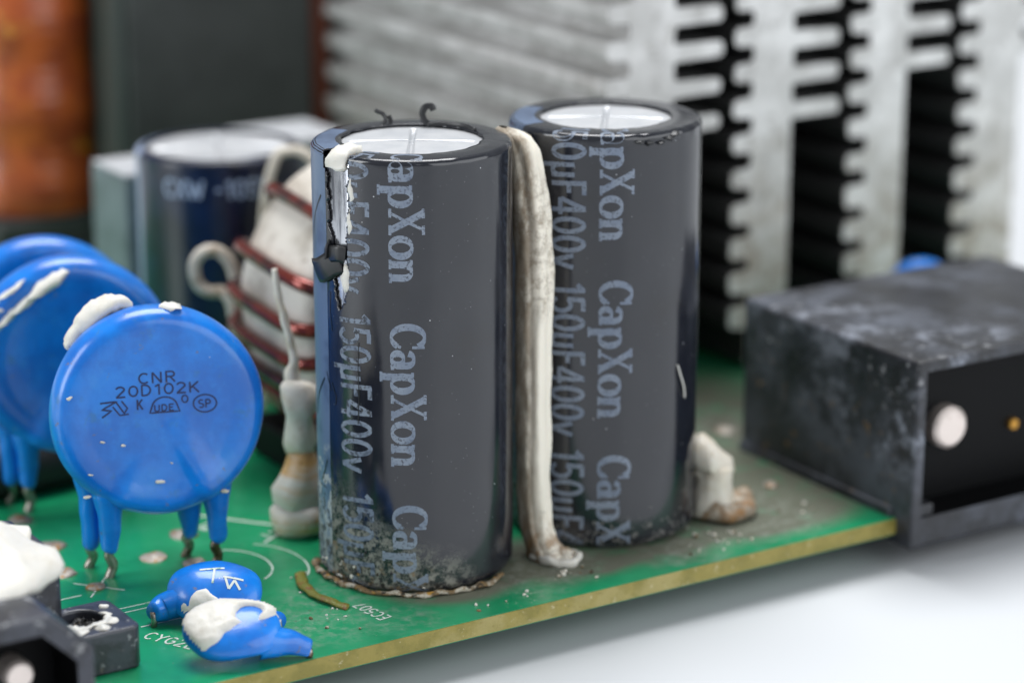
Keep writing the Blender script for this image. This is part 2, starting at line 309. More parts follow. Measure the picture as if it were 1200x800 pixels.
SANS = {
 '1': (.52, [[(.10, .78), (.32, .96)], [(.32, 1.0), (.32, 0)]]),
 '5': (.66, [[(.56, .95), (.14, .95)], [(.15, .98), (.12, .50)], [(.12, .52)]+arc(.32, .32, .24, .28, 115, -150, 20)]),
 '0': (.68, [arc(.33, .5, .23, .45, 0, 360, 30)]),
 '4': (.70, [[(.46, 1.0), (.46, 0)], [(.44, .98), (.06, .30)], [(.03, .27), (.64, .27)]]),
 'F': (.62, [[(.14, 1.0), (.14, 0)], [(.1, .95), (.56, .95)], [(.14, .52), (.48, .52)]]),
 'u': (.66, [[(.13, .68), (.13, -.26)], arc(.31, .22, .18, .19, 180, 360, 10), [(.49, .68), (.49, 0)]]),
 'v': (.60, [[(.06, .66), (.28, .02)], [(.28, .02), (.5, .66)]]),
 'C': (.74, [arc(.38, .5, .28, .45, 45, 315, 24)]),
 'N': (.78, [[(.12, 0), (.12, 1)], [(.12, 1), (.6, 0)], [(.6, 0), (.6, 1)]]),
 'R': (.74, [[(.12, 0), (.12, 1)], [(.1, .97), (.4, .97)]+arc(.4, .74, .18, .23, 90, -90, 10)+[(.12, .51)], [(.34, .5), (.6, 0)]]),
 '2': (.70, [arc(.32, .72, .22, .25, 165, -20, 14)+[(.1, .05)], [(.08, .04), (.58, .04)]]),
 'D': (.74, [[(.12, 0), (.12, 1)], [(.1, .97), (.28, .97)]+arc(.28, .5, .3, .47, 90, -90, 16)+[(.1, .03)]]),
 'K': (.72, [[(.12, 0), (.12, 1)], [(.58, 1), (.13, .42)], [(.26, .58), (.6, 0)]]),
 'E': (.64, [[(.12, 0), (.12, 1)], [(.1, .96), (.54, .96)], [(.1, .5), (.46, .5)], [(.1, .04), (.54, .04)]]),
 '7': (.64, [[(.06, .96), (.56, .96)], [(.54, .96), (.22, 0)]]),
 'X': (.74, [[(.06, 1), (.62, 0)], [(.62, 1), (.06, 0)]]),
 'W': (.96, [[(.04, 1), (.24, 0)], [(.24, 0), (.44, .8)], [(.44, .8), (.64, 0)], [(.64, 0), (.86, 1)]]),
 '-': (.56, [[(.08, .48), (.46, .48)]]),
 'd': (.40, [arc(.18, .82, .12, .14, 0, 360, 14)]),       # degree sign
 'Y': (.70, [[(.04, 1), (.32, .5)], [(.6, 1), (.32, .5)], [(.32, .5), (.32, 0)]]),
 'U': (.72, [[(.12, 1), (.12, .3)]+arc(.34, .3, .22, .27, 180, 360, 12)+[(.56, 1)]]),
 'S': (.68, [arc(.33, .74, .22, .23, 40, 270, 14)+arc(.33, .27, .22, .24, 90, -140, 14)]),
 'P': (.68, [[(.12, 0), (.12, 1)], [(.1, .97), (.36, .97)]+arc(.36, .73, .2, .24, 90, -90, 10)+[(.12, .49)]]),
 'T': (.66, [[(.04, .96), (.62, .96)], [(.33, .96), (.33, 0)]]),
 'G': (.78, [arc(.38, .5, .28, .45, 45, 360, 26), [(.66, .48), (.42, .48)]]),
 'L': (.60, [[(.12, 1), (.12, 0)], [(.1, .04), (.54, .04)]]),
 '3': (.66, [arc(.3, .74, .22, .22, 140, -80, 12), arc(.3, .27, .24, .25, 80, -140, 14)]),
 ' ': (.5, []),
}
def dense(poly, step):
    out = [poly[0]]
    for a, b in zip(poly, poly[1:]):
        n = max(1, int(math.dist(a, b)/step))
        out += [(lerp(a[0], b[0], k/n), lerp(a[1], b[1], k/n)) for k in range(1, n+1)]
    return out
class Ink:
    """flat strokes laid on a surface: put(u, v, lift) gives the 3-D point"""
    def __init__(s, put): s.put = put; s.mb = MB(); s.k = 0
    def stroke(s, poly, wd):
        poly = dense(poly, .25); n = len(poly); L_ = []; closed = math.dist(poly[0], poly[-1]) < 1e-6
        lift = .012 + .0016*(s.k % 9); s.k += 1
        for i in range(n):
            a = poly[i-1] if i else (poly[-2] if closed else poly[0]); b = poly[i+1] if i < n-1 else (poly[1] if closed else poly[-1])
            dx, dy = b[0]-a[0], b[1]-a[1]; l = math.hypot(dx, dy) or 1; dx /= l; dy /= l
            h = (wd(dx, dy) if callable(wd) else wd)/2
            L_.append((s.put(poly[i][0]-dy*h, poly[i][1]+dx*h, lift), s.put(poly[i][0]+dy*h, poly[i][1]-dx*h, lift)))
        s.mb.add([q for p in L_ for q in p], [(2*i, 2*i+1, 2*i+3, 2*i+2) for i in range(n-1)])
    def text(s, txt, u0, v0, h, length=None, wd=.1, serif=False, slant=0, track=1.0):
        G = SERIF if serif else SANS
        tot = sum(G[c][0] for c in txt)*track; kx = (length/tot if length else h); x = 0
        for c in txt:
            adv, *sets = G[c]
            for si, strokes in enumerate(sets):
                for st in strokes:
                    q = [(u0+(x+px+slant*py)*kx, v0+py*h) for px, py in st]
                    if serif: s.stroke(q, (lambda dx, dy: h*(.085+.125*abs(dy)**1.3)) if si == 0 else h*.085)
                    else: s.stroke(q, wd)
            x += adv*track
    def build(s, name, m, parent): return s.mb.build(name, m, parent, sharp=0)

# ------------------------------------------------------------------ the setting
TZ = -5.0
tb = MB().add([(-3000, -3000, TZ), (3000, -3000, TZ), (3000, 3000, TZ), (-3000, 3000, TZ)], [(0, 1, 2, 3)]).build('table_top', M['table']); tb['kind'] = 'structure'

# ------------------------------------------------------------------ circuit board
bd = thing('circuit_board', (0, 0, 0), 'dirty green circuit board with bare yellow-brown edge carrying all the components', 'circuit board')
BX0, BX1, BY0, BY1 = -75, 106, -15.5, 135
MB().box(BX0, BX1, BY0, BY1, -1.56, -.06).build('substrate', M['fr4'], bd)
MB().box(BX0+.1, BX1-.1, BY0+.12, BY1-.1, -.058, 0).build('solder_mask', M['mask'], bd, bevel=.03, seg=2)
MB().box(BX0+.1, BX1-.1, BY0+.02, BY1-.1, -1.64, -1.562).build('underside_mask', M['mask_edge'], bd)
ink = Ink(lambda u, v, l: (u, v, l))
for y in (2.6, 3.6, 5.9, 8.4): ink.stroke([(-60, y), (-17 if y < 5 else -30, y)], .16)
ink.stroke(arc(-15.5, 7.5, 3.6, 4.6, -70, 70, 24), .16)
ink.stroke(arc(-13.3, 6.5, 4.4, 6.0, -50, 60, 24), .16)
ink.stroke([(-21.5, 6), (-21.5, 2.2), (-17.2, 2.2)], .2); ink.stroke([(-21.0, 1.4), (-17.6, 5.0)], .2)
ink.stroke([(-29.5, 7.5), (-26.2, 11.5)], .16); ink.stroke([(-26.2, 7.5), (-29.5, 11.5)], .16)
ink.stroke([(-23.6, -.6), (-19, -.6)], .2); ink.stroke([(-28.6, -1.2), (-23.8, -1.2)], .2)
ink.stroke([(-6, 14), (-12, 21.5)], .35); ink.stroke([(-10, 11.5), (-3.8, 15.2)], .3)
ink.build('silkscreen_outline', M['silk'], bd)
def board_text(txt, x, y, ang, h, wd=.17, name='silkscreen_text'):
    ca, sa = math.cos(ang), math.sin(ang)
    k = Ink(lambda u, v, l: (x+u*ca-v*sa, y+u*sa+v*ca, l+.02)); k.text(txt, 0, 0, h, None, wd); return k.build(name, M['silk'], bd)
board_text('EC507', -8.9, -11.0, math.radians(97), 1.3)
board_text('CY3', -25.2, -5.0, math.radians(-70), 1.5, .18); board_text('CYG2L', -29.6, -3.4, math.radians(-62), 1.5, .18)
board_text('RT1', -13.4, 17.2, math.radians(20), 1.5, .2); board_text('L2', -9.0, 12.2, math.radians(15), 1.4, .2)
for (x, y, r) in ((-29.3, 14.2, 1.3), (-28.2, 9.4, .9), (-18.0, 10.0, 1.1), (-20.5, 13.5, 1.3), (-15.5, 17.5, 1.4), (-27.5, 21.3, 1.4), (-27.3, 29.5, 1.3), (40.5, -1.5, .9), (-25.2, -8.2, .8), (-20.2, -7.6, .7), (47, 15, 1.2), (37, 4, 1.0)):
    MB().sphere((x, y, 0), (r, r, .45), 16, 8, lump(.25, .9, x)).build('solder_pad', M['solder'], bd)
cr = MB().tube([(9.35*math.cos(a), 9.35*math.sin(a), .25) for a in [math.radians(150+k*2) for k in range(75)]], [.34+.25*noise.noise(Vector((k*.25, 0, 0))) for k in range(75)], 8, .55, fn=lump(.3, .7, 3))
cr.build('glue_residue', M['crust'], bd, sharp=0)
MB().tube(smooth([(-11.0, 2.4, .25), (-12.2, -.6, .3), (-12.5, -3.6, .3), (-11.8, -6.2, .25), (-11.2, -7.2, .1)], 8), [.25]+[.55]*15+[.5]*16+[.2], 8, .35, fn=lump(.16, 1.1, 9)).build('flux_residue', M['olive'], bd, sharp=0)
for k in range(90):       # crumbs of glue and dust lying on the board
    cx, cy, sp = random.choice(((-13, -8, 5), (10, -11, 4), (34, -7, 6), (-24, -8, 4), (28, -11, 5), (3, -12, 5), (-12, 0, 4)))
    x, y = random.gauss(cx, sp*.5), random.gauss(cy, sp*.35)
    if y < BY0+.5: continue
    r = random.uniform(.08, .26)
    MB().sphere((x, y, r*.5), (r, r*random.uniform(.6, 1.3), r*.7), 7, 5, lump(.12, 4, k)).build('crumb', M['glue'] if k % 3 else M['crust'], bd, sharp=0)

# ------------------------------------------------------------------ electrolytic capacitors
def prof_pts(R, H, ri, rb=1.1, rt=.55):
    """sleeve profile with arc length, bottom to top rim"""
    pts = [(R-rb+rb*math.sin(a), rb-rb*math.cos(a)) for a in [PI/2*k/8 for k in range(9)]]
    nz = 240
    pts += [(R, lerp(rb, H-rt, k/nz)) for k in range(1, nz+1)]
    pts += [(R-rt+rt*math.cos(a), H-rt+rt*math.sin(a)) for a in [PI/2*k/10 for k in range(1, 11)]]
    pts += [(lerp(R-rt, ri, k/8), H+.05*math.sin(PI*k/8)) for k in range(1, 9)]
    s = [0.0]
    for a, b in zip(pts, pts[1:]): s.append(s[-1]+math.dist(a, b))
    return pts, s
def prof_at(pts, s, q):
    q = max(0, min(q, s[-1]-1e-6))
    lo, hi = 0, len(s)-1
    while hi-lo > 1:
        m = (lo+hi)//2
        if s[m] <= q: lo = m
        else: hi = m
    t = (q-s[lo])/(s[hi]-s[lo]); a, b = pts[lo], pts[hi]; dr, dz = b[0]-a[0], b[1]-a[1]; l = math.hypot(dr, dz)
    return lerp(a[0], b[0], t), lerp(a[1], b[1], t), dz/l, -dr/l        # r, z, normal r, normal z
def capacitor(loc, label, R, H, ri, msleeve, tear=None, stripe=None, mstripe=None, group=None, cross=0, wob=.05, seed=0):
    root = thing('electrolytic_capacitor', loc, label, 'capacitor', group=group)
    pts, s = prof_pts(R, H, ri); NU = 420
    def wobble(a, z, r):
        top = max(0, min(1, (z-(H-1.4))/1.0))
        return r + wob*noise.noise(Vector((math.cos(a)*1.5, math.sin(a)*1.5, z*.12+seed))) + top*.10*noise.noise(Vector((math.cos(a)*7, math.sin(a)*7, seed+z*.8)))
    def surf(i, j, lift=0):
        a = 2*PI*i/NU; r, z = pts[j]; r = wobble(a, z, r)
        if j == len(pts)-1: r += .18*noise.noise(Vector((math.cos(a)*5, math.sin(a)*5, seed)))
        return (r*math.cos(a), r*math.sin(a), z)
    sk = None
    if tear: sk = lambda i, j: tear(360*(i+.5)/NU, s[j])
    sl = MB().grid(NU, len(pts), surf, cu=True, skip=sk).build('sleeve', msleeve, root, sharp=0)
    md = sl.modifiers.new('thickness', 'SOLIDIFY'); md.thickness = .16*S; md.offset = -1
    def put(th0):
        def f(q, dth, lift):            # q: arc length up the profile, dth: distance round to the right
            r, z, nr, nz = prof_at(pts, s, q); a = math.radians(th0) + dth/R; r = wobble(a, z, r)
            r += nr*lift; z += nz*lift
            return (r*math.cos(a), r*math.sin(a), z)
        return f
    # can under the sleeve: side and scored lid
    MB().lathe([(R-1.2, .2), (R-.25, 1.1), (R-.25, H-1.0), (R-.5, H-.45), (R-1.2, H-.24), (ri+.05, H-.26)], 96, cap1=False).build('can', M['alu'], root, sharp=50)
    def lid(i, j):
        a = 2*PI*i/224; r = (ri+.1)*j/70; x, y = r*math.cos(a+cross), r*math.sin(a+cross)
        g = min(abs(x), abs(y)); d = max(0, 1-g/.30); k = max(0, min(1, (ri-.6-r)/.5))
        px, py = r*math.cos(a), r*math.sin(a)
        return (px, py, H-.28+.12*(1-(r/ri)**2) - .34*min(1, d*1.6)*k)
    MB().grid(224, 71, lid, cu=True).build('lid', M['alu_top'], root, sharp=0)
    if stripe:
        a0, a1 = stripe; n = 40
        def sf(i, j):
            a = math.radians(lerp(a0, a1, i/n)); r, z, nr, nz = prof_at(pts, s, lerp(.3, s[-1]-.5, j/180)); r = wobble(a, z, r)+nr*.01
            return (r*math.cos(a), r*math.sin(a), z+nz*.01)
        ss = lambda i, j: tear(lerp(a0, a1, (i+.5)/n), lerp(.3, s[-1]-.5, j/180)) if tear else False
        MB().grid(n+1, 181, sf, skip=ss).build('stripe', mstripe, root, sharp=0)
    return root, put, s
def print_columns(root, put, s_of_z, th_name, th_val, zs_name, zs_val, mname, mval, Hh=3.1, tear=None):
    """CapXon and 150uF400v printed downwards; letters' tops point round to the right"""
    for z0 in zs_name:
        base = put(th_name)
        k = Ink(lambda u, v, l: base(s_of_z(z0)-u, v-Hh*.5, l)); cut = 1e9
        k.text('CapXon', 0, 0, Hh, 13.2, serif=True); clip(k, tear, s_of_z(0)); k.build('maker_print', mname, root)
    for z0 in zs_val:
        base2 = put(th_val)
        k = Ink(lambda u, v, l: base2(s_of_z(z0)-u, v-1.6, l))
        k.text('150uF400v', 0, 0, 3.4, 15.0, wd=.43, slant=-.08); clip(k, tear, s_of_z(0)); k.build('value_print', mval, root)
def clip(k, tear=None, off_=0):
    """drop strokes squeezed against either end of the profile"""
    mb = k.mb; keep = []
    for f in mb.f:
        P = [Vector(mb.v[i]) for i in f]
        if (P[0]-P[1]).length > .02 and (P[1]-P[2]).length > .004 and ((P[1]-P[0]).cross(P[2]-P[0])).length > 1e-3:
            c = sum(P, Vector())/len(P)
            if tear and tear(math.degrees(math.atan2(c.y, c.x)) % 360, c.z+off_+.1): continue
            keep.append(f)
    mb.f = keep
R1, H1 = 9.0, 40.0
def tear1(th, s):
    # torn slit down the left flank, widening to the rim
    c, hw = interp([(26.6, 194, .3), (27.6, 194, 4.0), (30.0, 194, 6.0), (33.0, 193, 6.5), (35, 192.5, 8.5), (38.4, 192, 9.5), (39.4, 191, 10.5), (41.0, 190, 12.0), (43.5, 190, 15)], s) if s > 26.6 else (189, -5)
    e = 2.2*noise.noise(Vector((s*1.1, 3.3 if th < c else 9.1, 0))) + 1.0*noise.noise(Vector((s*3.5, 3.3 if th < c else 9.1, 5)))
    return abs(th-c) < hw+e and hw > 0
cap1, put1, s1 = capacitor((0, 0, 0), 'black capacitor with torn sleeve showing bare metal beside the coil', R1, H1, 6.3, M['sleeve_dirty'], tear1, (118, 182), M['stripe'], 'tall black capacitors side by side', cross=math.radians(32), seed=1)
off = s1[8]-1.1                                 # arc length minus height on the straight side
sz = lambda z: z+off
print_columns(cap1, put1, sz, 236.5, 203.5, [42.2, 25.35, 8.5], [42.6, 26.0, 9.3], M['print'], M['print_worn'], tear=tear1)
for z0 in (34.2, 17.4):
    b_ = put1(166); k = Ink(lambda u, v, l: b_(sz(z0)+u, v, l+.012)); k.stroke([(1.7, 1.7), (.9, 1.0), (-.2, .1), (-1.4, -.5), (-2.4, -.8)], .22); k.build('minus_mark', M['minus'], cap1)
b_ = put1(178); k = Ink(lambda u, v, l: b_(sz(10)+u, v, l+.012)); k.stroke([(1.4, .1), (.2, -.5), (-.9, -1.3)], .2); k.build('minus_mark', M['minus'], cap1)
b_ = put1(205); k = Ink(lambda u, v, l: b_(sz(20)+u, v, l+.03))
for q in ([(3.4, .35), (1, .25), (-1.5, .3), (-4.2, .15)], [(-1, -3.2), (-2.2, -2.5), (-3.0, -2.6)], [(-.2, -4), (-1.8, -3.3)], [(7.4, -3.1), (5.5, -3.2), (3.8, -2.9)]): k.stroke(q, .10)
k.build('scratch', M['minus'], cap1)
# curls, flaps and glue at the tear
def ribbon(name, path, wd, m, parent, thick=.09):
    return MB().tube(smooth(path, 6), thick, 8, wd/thick, fn=lump(.04, 2, 4)).build(name, m, parent, sharp=0)
def rim(th, r, z): a = math.radians(th); return (r*math.cos(a), r*math.sin(a), z)
def at_cap(px_right, toward, z, base=(0, 0)):       # a point of the capacitor: offset to the viewer's right and towards the viewer
    return (px_right*RT.x - toward*hv.x, px_right*RT.y - toward*hv.y, z)
ribbon('sleeve_curl', [at_cap(-2.9, -5.9, 39.9), at_cap(-2.6, -6.1, 40.5), at_cap(-2.9, -6.2, 41.0), at_cap(-3.4, -6.2, 41.2), at_cap(-3.55, -6.2, 41.35)], .22, M['rubber'], cap1)
ribbon('sleeve_curl', [at_cap(-2.2, -6.1, 39.9), at_cap(-2.15, -6.2, 40.4), at_cap(-2.3, -6.2, 40.8)], .20, M['rubber'], cap1)
ribbon('sleeve_curl', [at_cap(1.6, -6.0, 39.95), at_cap(1.0, -6.1, 40.3), at_cap(.75, -6.2, 41.0), at_cap(1.0, -6.2, 41.6), at_cap(1.55, -6.2, 41.7), at_cap(1.75, -6.2, 41.3)], .30, M['rubber'], cap1)
ribbon('sleeve_curl', [at_cap(1.2, -6.0, 40.0), at_cap(3.0, -5.6, 40.15), at_cap(4.6, -4.6, 40.2), at_cap(5.6, -3.2, 40.1)], .24, M['rubber'], cap1, .16)
ribbon('torn_flap', [rim(194, 8.9, 30.4), rim(188, 9.2, 30.0), rim(181, 9.5, 29.3), rim(174, 9.45, 29.0)], 1.15, M['rubber'], cap1, .12)
ribbon('torn_flap', [rim(186, 8.9, 32.0), rim(187, 9.3, 31.4), rim(186, 9.3, 30.6)], .5, M['rubber'], cap1, .1)
ribbon('torn_flap', [rim(199, 9.05, 31.1), rim(194, 9.35, 31.2), rim(187, 9.3, 31.0), rim(183, 9.2, 31.3)], .75, M['rubber'], cap1, .1)
g = MB()
g.tube(smooth([rim(190, 6.5, 39.9), rim(191, 7.4, 40.1), rim(192, 8.5, 39.75), rim(193, 8.9, 38.6)], 8), [.6]+[1.15]*23+[.6], 14, .5, fn=lump(.35, .9, 2, .1, 3))
g.build('glue_smear', M['glue_white'], cap1, sharp=0)
for (th, z0, z1, r) in ((203, 38.2, 35.8, .42), (202, 35.6, 32.8, .45), (198, 30.2, 27.7, .6), (202, 33.2, 31.8, .3)):
    zs = [lerp(z0, z1, k/8) for k in range(9)]
    MB().tube([rim(th+2*noise.noise(Vector((z, th, 0))), 8.72, z) for z in zs], [r*(.35+.65*math.sin(PI*(k+.6)/9.2)) for k in range(9)], 12, .8, fn=lump(.22, 1.5, th)).build('glue_smear', M['glue_white'], cap1, sharp=0)
# grit stuck low on the sleeve
for k in range(50):
    th = random.gauss(192, 20); z = abs(random.gauss(0, 1.5))+.35
    r = random.uniform(.05, .17); p = put1(th)(z, 0, .02)
    MB().sphere(p, (r, r, r*random.uniform(.5, 1.2)), 7, 5, lump(.12, 4, k)).build('grit', (M['crust'], M['glue'], M['minus'])[k % 3], cap1, sharp=0)

C2 = (20.9, 0.1, 0)
cap2, put2, s2 = capacitor(C2, 'intact black capacitor standing between the cream glue seam and the glue blob', R1, 39.8, 6.1, M['sleeve'], None, (118, 178), M['stripe'], 'tall black capacitors side by side', cross=math.radians(36), seed=5)
print_columns(cap2, put2, sz, 243, 213.5, [43.1, 26.2, 9.35], [42.0, 25.9, 9.8], M['print'], M['print'])
# white nick and dust flake on the right flank
MB().tube(smooth([put2(286)(17.4+off, 0, .05), put2(287)(16.4+off, 0, .3), put2(290)(15.2+off, 0, .35), put2(294)(13.8+off, 0, .08)], 6), [.03]+[.085]*17+[.03], 8).build('glue_thread', M['glue_white'], cap2, sharp=0)
for (th, z) in ((262, 38.9), (256, 39.1), (269, 38.8), (275, 39.2), (280, 39.4)):
    p = put2(th)(z+off, 0, .05); MB().sphere(p, (.5, .5, .18), 10, 7, lump(.3, 1.6, th)).build('sleeve_wrinkle', M['rubber'], cap2, sharp=0)

# navy capacitor behind
c3 = (9.4, 58.6, 0); R3, H3 = 9.1, 27.6
cap3, put3, s3 = capacitor(c3, 'shorter navy capacitor with pale lid standing behind the coil', R3, H3, 7.9, M['navy'], None, (112, 172), M['navy_stripe'], None, cross=.4, seed=9)
b3 = put3(0)
def round_text(root, put, txt, th, z, h, wd, m):
    b = put(th); k = Ink(lambda u, v, l: b(z+v+off, u, l)); k.text(txt, 0, 0, h, None, wd); k.build('sleeve_print', m, root)
round_text(cap3, put3, 'CXW', 203, 23.6, 2.0, .36, M['navy_stripe']); round_text(cap3, put3, '-105dC', 240, 23.6, 2.0, .36, M['navy_stripe'])

# ------------------------------------------------------------------ glue seams and blobs
gs = MB(); tabg = [  # z, centre x, centre y, half width, half depth
    (0.0, 10.9, -6.2, 1.9, 2.5), (.6, 10.7, -6.0, 1.75, 2.2), (1.6, 10.4, -5.2, 1.5, 1.8), (3.2, 10.3, -4.6, 1.4, 1.6), (6, 10.3, -4.2, 1.4, 1.5), (12, 10.4, -4.0, 1.5, 1.5),
    (20, 10.45, -3.9, 1.55, 1.55), (27, 10.55, -3.9, 1.7, 1.6), (32, 10.4, -3.7, 1.7, 1.6), (36, 10.0, -3.3, 1.6, 1.6), (38.4, 9.7, -2.7, 1.5, 1.8), (39.6, 9.4, -1.9, 1.3, 2.0), (40.1, 9.1, -1.2, .8, 1.4), (40.2, 9.0, -.9, .3, .5)]
gl = lump(.16, .35, 2.2, .05, 2.2)
def seam(i, j):
    z = 40.2*(j/110); cx, cy, hx, hy = interp(tabg, z); a = 2*PI*i/64
    u = math.cos(a); v = math.sin(a); u = math.copysign(abs(u)**.7, u); v = math.copysign(abs(v)**.7, v)
    g1 = math.degrees(a) % 360      # a sharp smoothed-off ridge and a groove run down the bead
    k = 1+.16*math.exp(-((g1-262-6*math.sin(z*.3))/13)**2)-.12*math.exp(-((g1-292-5*math.sin(z*.21))/10)**2)-.10*math.exp(-((g1-228)/12)**2)+.05*noise.noise(Vector((u*2, v*2, z*.35)))
    return gl((cx+hx*u*k, cy+hy*v*k, z))
gs.grid(64, 111, seam, cu=True)
tag(gs.build('glue_seam', M['glue_dirty'], sharp=0), 'tall soiled cream glue seam filling the gap between the two black capacitors', 'glue')
gf = MB()
gf.sphere((11.2, -7.3, .2), (1.7, 1.9, .9), 28, 14, lump(.5, .7, 4, .2, 2.2))
# foot merged into the same thing as a part of the seam
foot = gf.build('glue_foot', M['glue_dirty'], bpy.data.objects['glue_seam'], sharp=0)
MB().tube(smooth([(9.2, -5.6, .4), (9.5, -7.6, .45), (10.4, -9.0, .4), (11.6, -9.3, .4), (12.7, -8.4, .45), (12.9, -7.0, .4)], 6), [.2]+[.42]*29+[.2], 8, fn=lump(.3, 1.0, 6)).build('glue_lip', M['glue_white'], bpy.data.objects['glue_seam'], sharp=0)

gr = thing('glue_blob', (31.4, -5.4, 0), 'upright cream glue stump on a spread foot right beside the intact capacitor', 'glue')
MB().lathe([(2.6, 0), (3.3, .35), (3.5, .9), (3.0, 1.5), (2.3, 1.8)], 40, lump(.55, .35, 1.0, .25, 1.5)).build('foot', M['glue_dirty'], gr, sharp=0)
MB().lathe([(2.1, .8), (2.0, 2.0), (1.85, 3.6), (1.95, 5.0), (1.8, 5.2)], 36, lambda p: lump(.6, .5, 5, .25, 1.6)((p[0]-.9, p[1]+.2, p[2]))).build('stem', M['glue'], gr, sharp=0)
MB().lathe([(1.7, 5.1), (1.95, 5.5), (1.9, 6.6), (1.55, 7.6), (1.0, 8.3), (.4, 8.6), (.1, 8.65)], 36, lambda p: lump(.6, .5, 8, .2, 1.6)((p[0]*1.05-1.2-max(0, p[2]-6)*.35, p[1]*1.05+.25+max(0, p[2]-6)*.2, p[2]*.93+.2+(p[1]-p[0])*.18))).build('cap', M['glue'], gr, sharp=0)
MB().tube(smooth([(1.2, -1.0, .9), (2.6, .2, .9), (3.6, 1.4, .8), (4.3, 2.6, .5)], 6), [.6]+[.9]*17+[.3], 10, .8, fn=lump(.5, .8, 12, .25, 2)).build('foot', M['glue_dirty'], gr, sharp=0)

gd_ = thing('glue_drip', (-5.5, 12.4, 0), 'stack of amber stained glue drops drawn up into a thin thread beside torn capacitor', 'glue')
MB().lathe([(2.2, 0), (2.9, .5), (3.05, 1.4), (2.7, 2.4), (2.2, 2.9)], 36, lump(.55, .4, 2)).build('drop', M['glue_amber'], gd_, sharp=0)
MB().lathe([(2.1, 2.7), (2.55, 3.3), (2.6, 4.5), (2.2, 5.6), (1.75, 6.8), (1.35, 7.8), (1.15, 8.4)], 36, lump(.6, .4, 6)).build('drop', M['glue_amber'], gd_, sharp=0)
MB().lathe([(1.1, 8.0), (1.45, 9.0), (1.3, 10.4), (1.35, 11.6), (1.7, 12.2), (1.75, 13.4), (1.35, 14.4), (.9, 15.0), (.3, 15.2)], 32, lambda p: lump(.7, .42, 9, .2, 1.2)((p[0]*1.05, p[1], p[2]))).build('drop', M['glue'], gd_, sharp=0)
MB().tube(smooth([(-.2, .2, 13.8), (-.5, .3, 15.6), (-.35, .1, 17.4), (-.9, .5, 20.6), (-1.4, .9, 23.6), (-1.7, 1.1, 26.0)], 6), [.8, .75, .75, .7, .72, .75, .8, .72, .62, .55, .5]+[lerp(.5, .26, k/19) for k in range(20)], 10, fn=lump(.15, .9, 3)).build('thread', M['glue'], gd_, sharp=0)

# ------------------------------------------------------------------ blue disc varistors
def varistor(loc, rz, label, R=9.7, cz=15.7, leads=True, legs=((-4.7, .0), (5.0, -.1)), back=((-6.2, 3.0), (2.8, 3.4)), tilt=-4, T=2.1):
    root = thing('disc_varistor', loc, label, 'varistor', rz, 'blue disc varistors in a row')
    tl = math.radians(tilt)
    def tf(p):  # lathe axis z -> local -y; then lean
        x, y, z = p[0], -p[2], p[1]; y2 = y*math.cos(tl)-z*math.sin(tl); z2 = y*math.sin(tl)+z*math.cos(tl)
        return (x, y2, z2+cz)
    def ridge(p):        # leads buried under the coating swell its face
        x, y, z = p
        if z > 0:
            for (ax, ay, bx, by, hh, ww) in ((.6, -.6, 5.2, -9.6, .62, 1.0), (-1.5, -3.5, -4.8, -9.6, .35, 1.0)):
                L2 = (bx-ax)**2+(by-ay)**2; t = max(0, min(1, ((x-ax)*(bx-ax)+(y-ay)*(by-ay))/L2)); sd = ((x-ax)*(by-ay)-(y-ay)*(bx-ax))/math.sqrt(L2)
                d = math.hypot(x-ax-t*(bx-ax), y-ay-t*(by-ay)); wl = ww*(.8 if sd > 0 else 2.2)
                z += hh*min(1, t*1.6)*math.exp(-(d/wl)**2)
        return (x, y, z)
    prof = [(R-1.6-.0, -T)]+[(R-1.5+1.5*math.cos(a), 1.5*math.sin(a)*(T/1.5)) for a in [math.radians(-88+176*k/16) for k in range(17)]]+[(R-2.4, T+.0), (R-2.9, T-.10)]+[((R-3.4)*(1-q/26)+.02, T-.11) for q in range(27)]
    MB().lathe(prof, 128, lambda p: tf(ridge(lump(.12, .16, 2)(p)))).build('body', M['blue'], root, sharp=50)
    def leg_path(x, y, top): return smooth([(x, -.4 if y < 2 else .9, top), (x*1.0, -.6 if y < 2 else 1.2, top-3.2), (x*1.02, y*.6-.4, 3.4), (x-.25, y*.8-.3, 2.2), (x+.15, y*.95, 1.1), (x-.3, y, -.1)], 8)
    for (x, y) in legs+back:
        top = cz-math.sqrt(max(1, (R-1.2)**2-x*x))
        path = leg_path(x, y, top+2.0)
        MB().tube(path, .45, 10, fn=lump(.08, .8, x)).build('lead', M['blue_wire'], root, sharp=0)
        n = 21; MB().tube(path[:n], [interp([(0, 1.2), (.15, 1.6), (.28, 1.65), (.5, 1.15), (.7, .9), (.92, .75), (1, .48)], k/(n-1))[0] for k in range(n)], 14, fn=lump(.15, .6, x)).build('lead_sleeve', M['blue'], root, sharp=0)
    return root, tf, T
VR = math.radians(-17)
v1, tf1, T1 = varistor((-21.3, 9.8, 0), VR, 'front blue disc varistor with dark CNR lettering on its face')
def vput(u, v, l): return tf1(tuple(lump(.12, .16, 2)((u, v+.5, T1-.11+.035+l))))
k = Ink(vput)
k.text('CNR', -1.9, 1.85+.55, 1.0, 3.6, .15); k.text('20D102K', -4.0, .75+.55, 1.0, 7.8, .15)
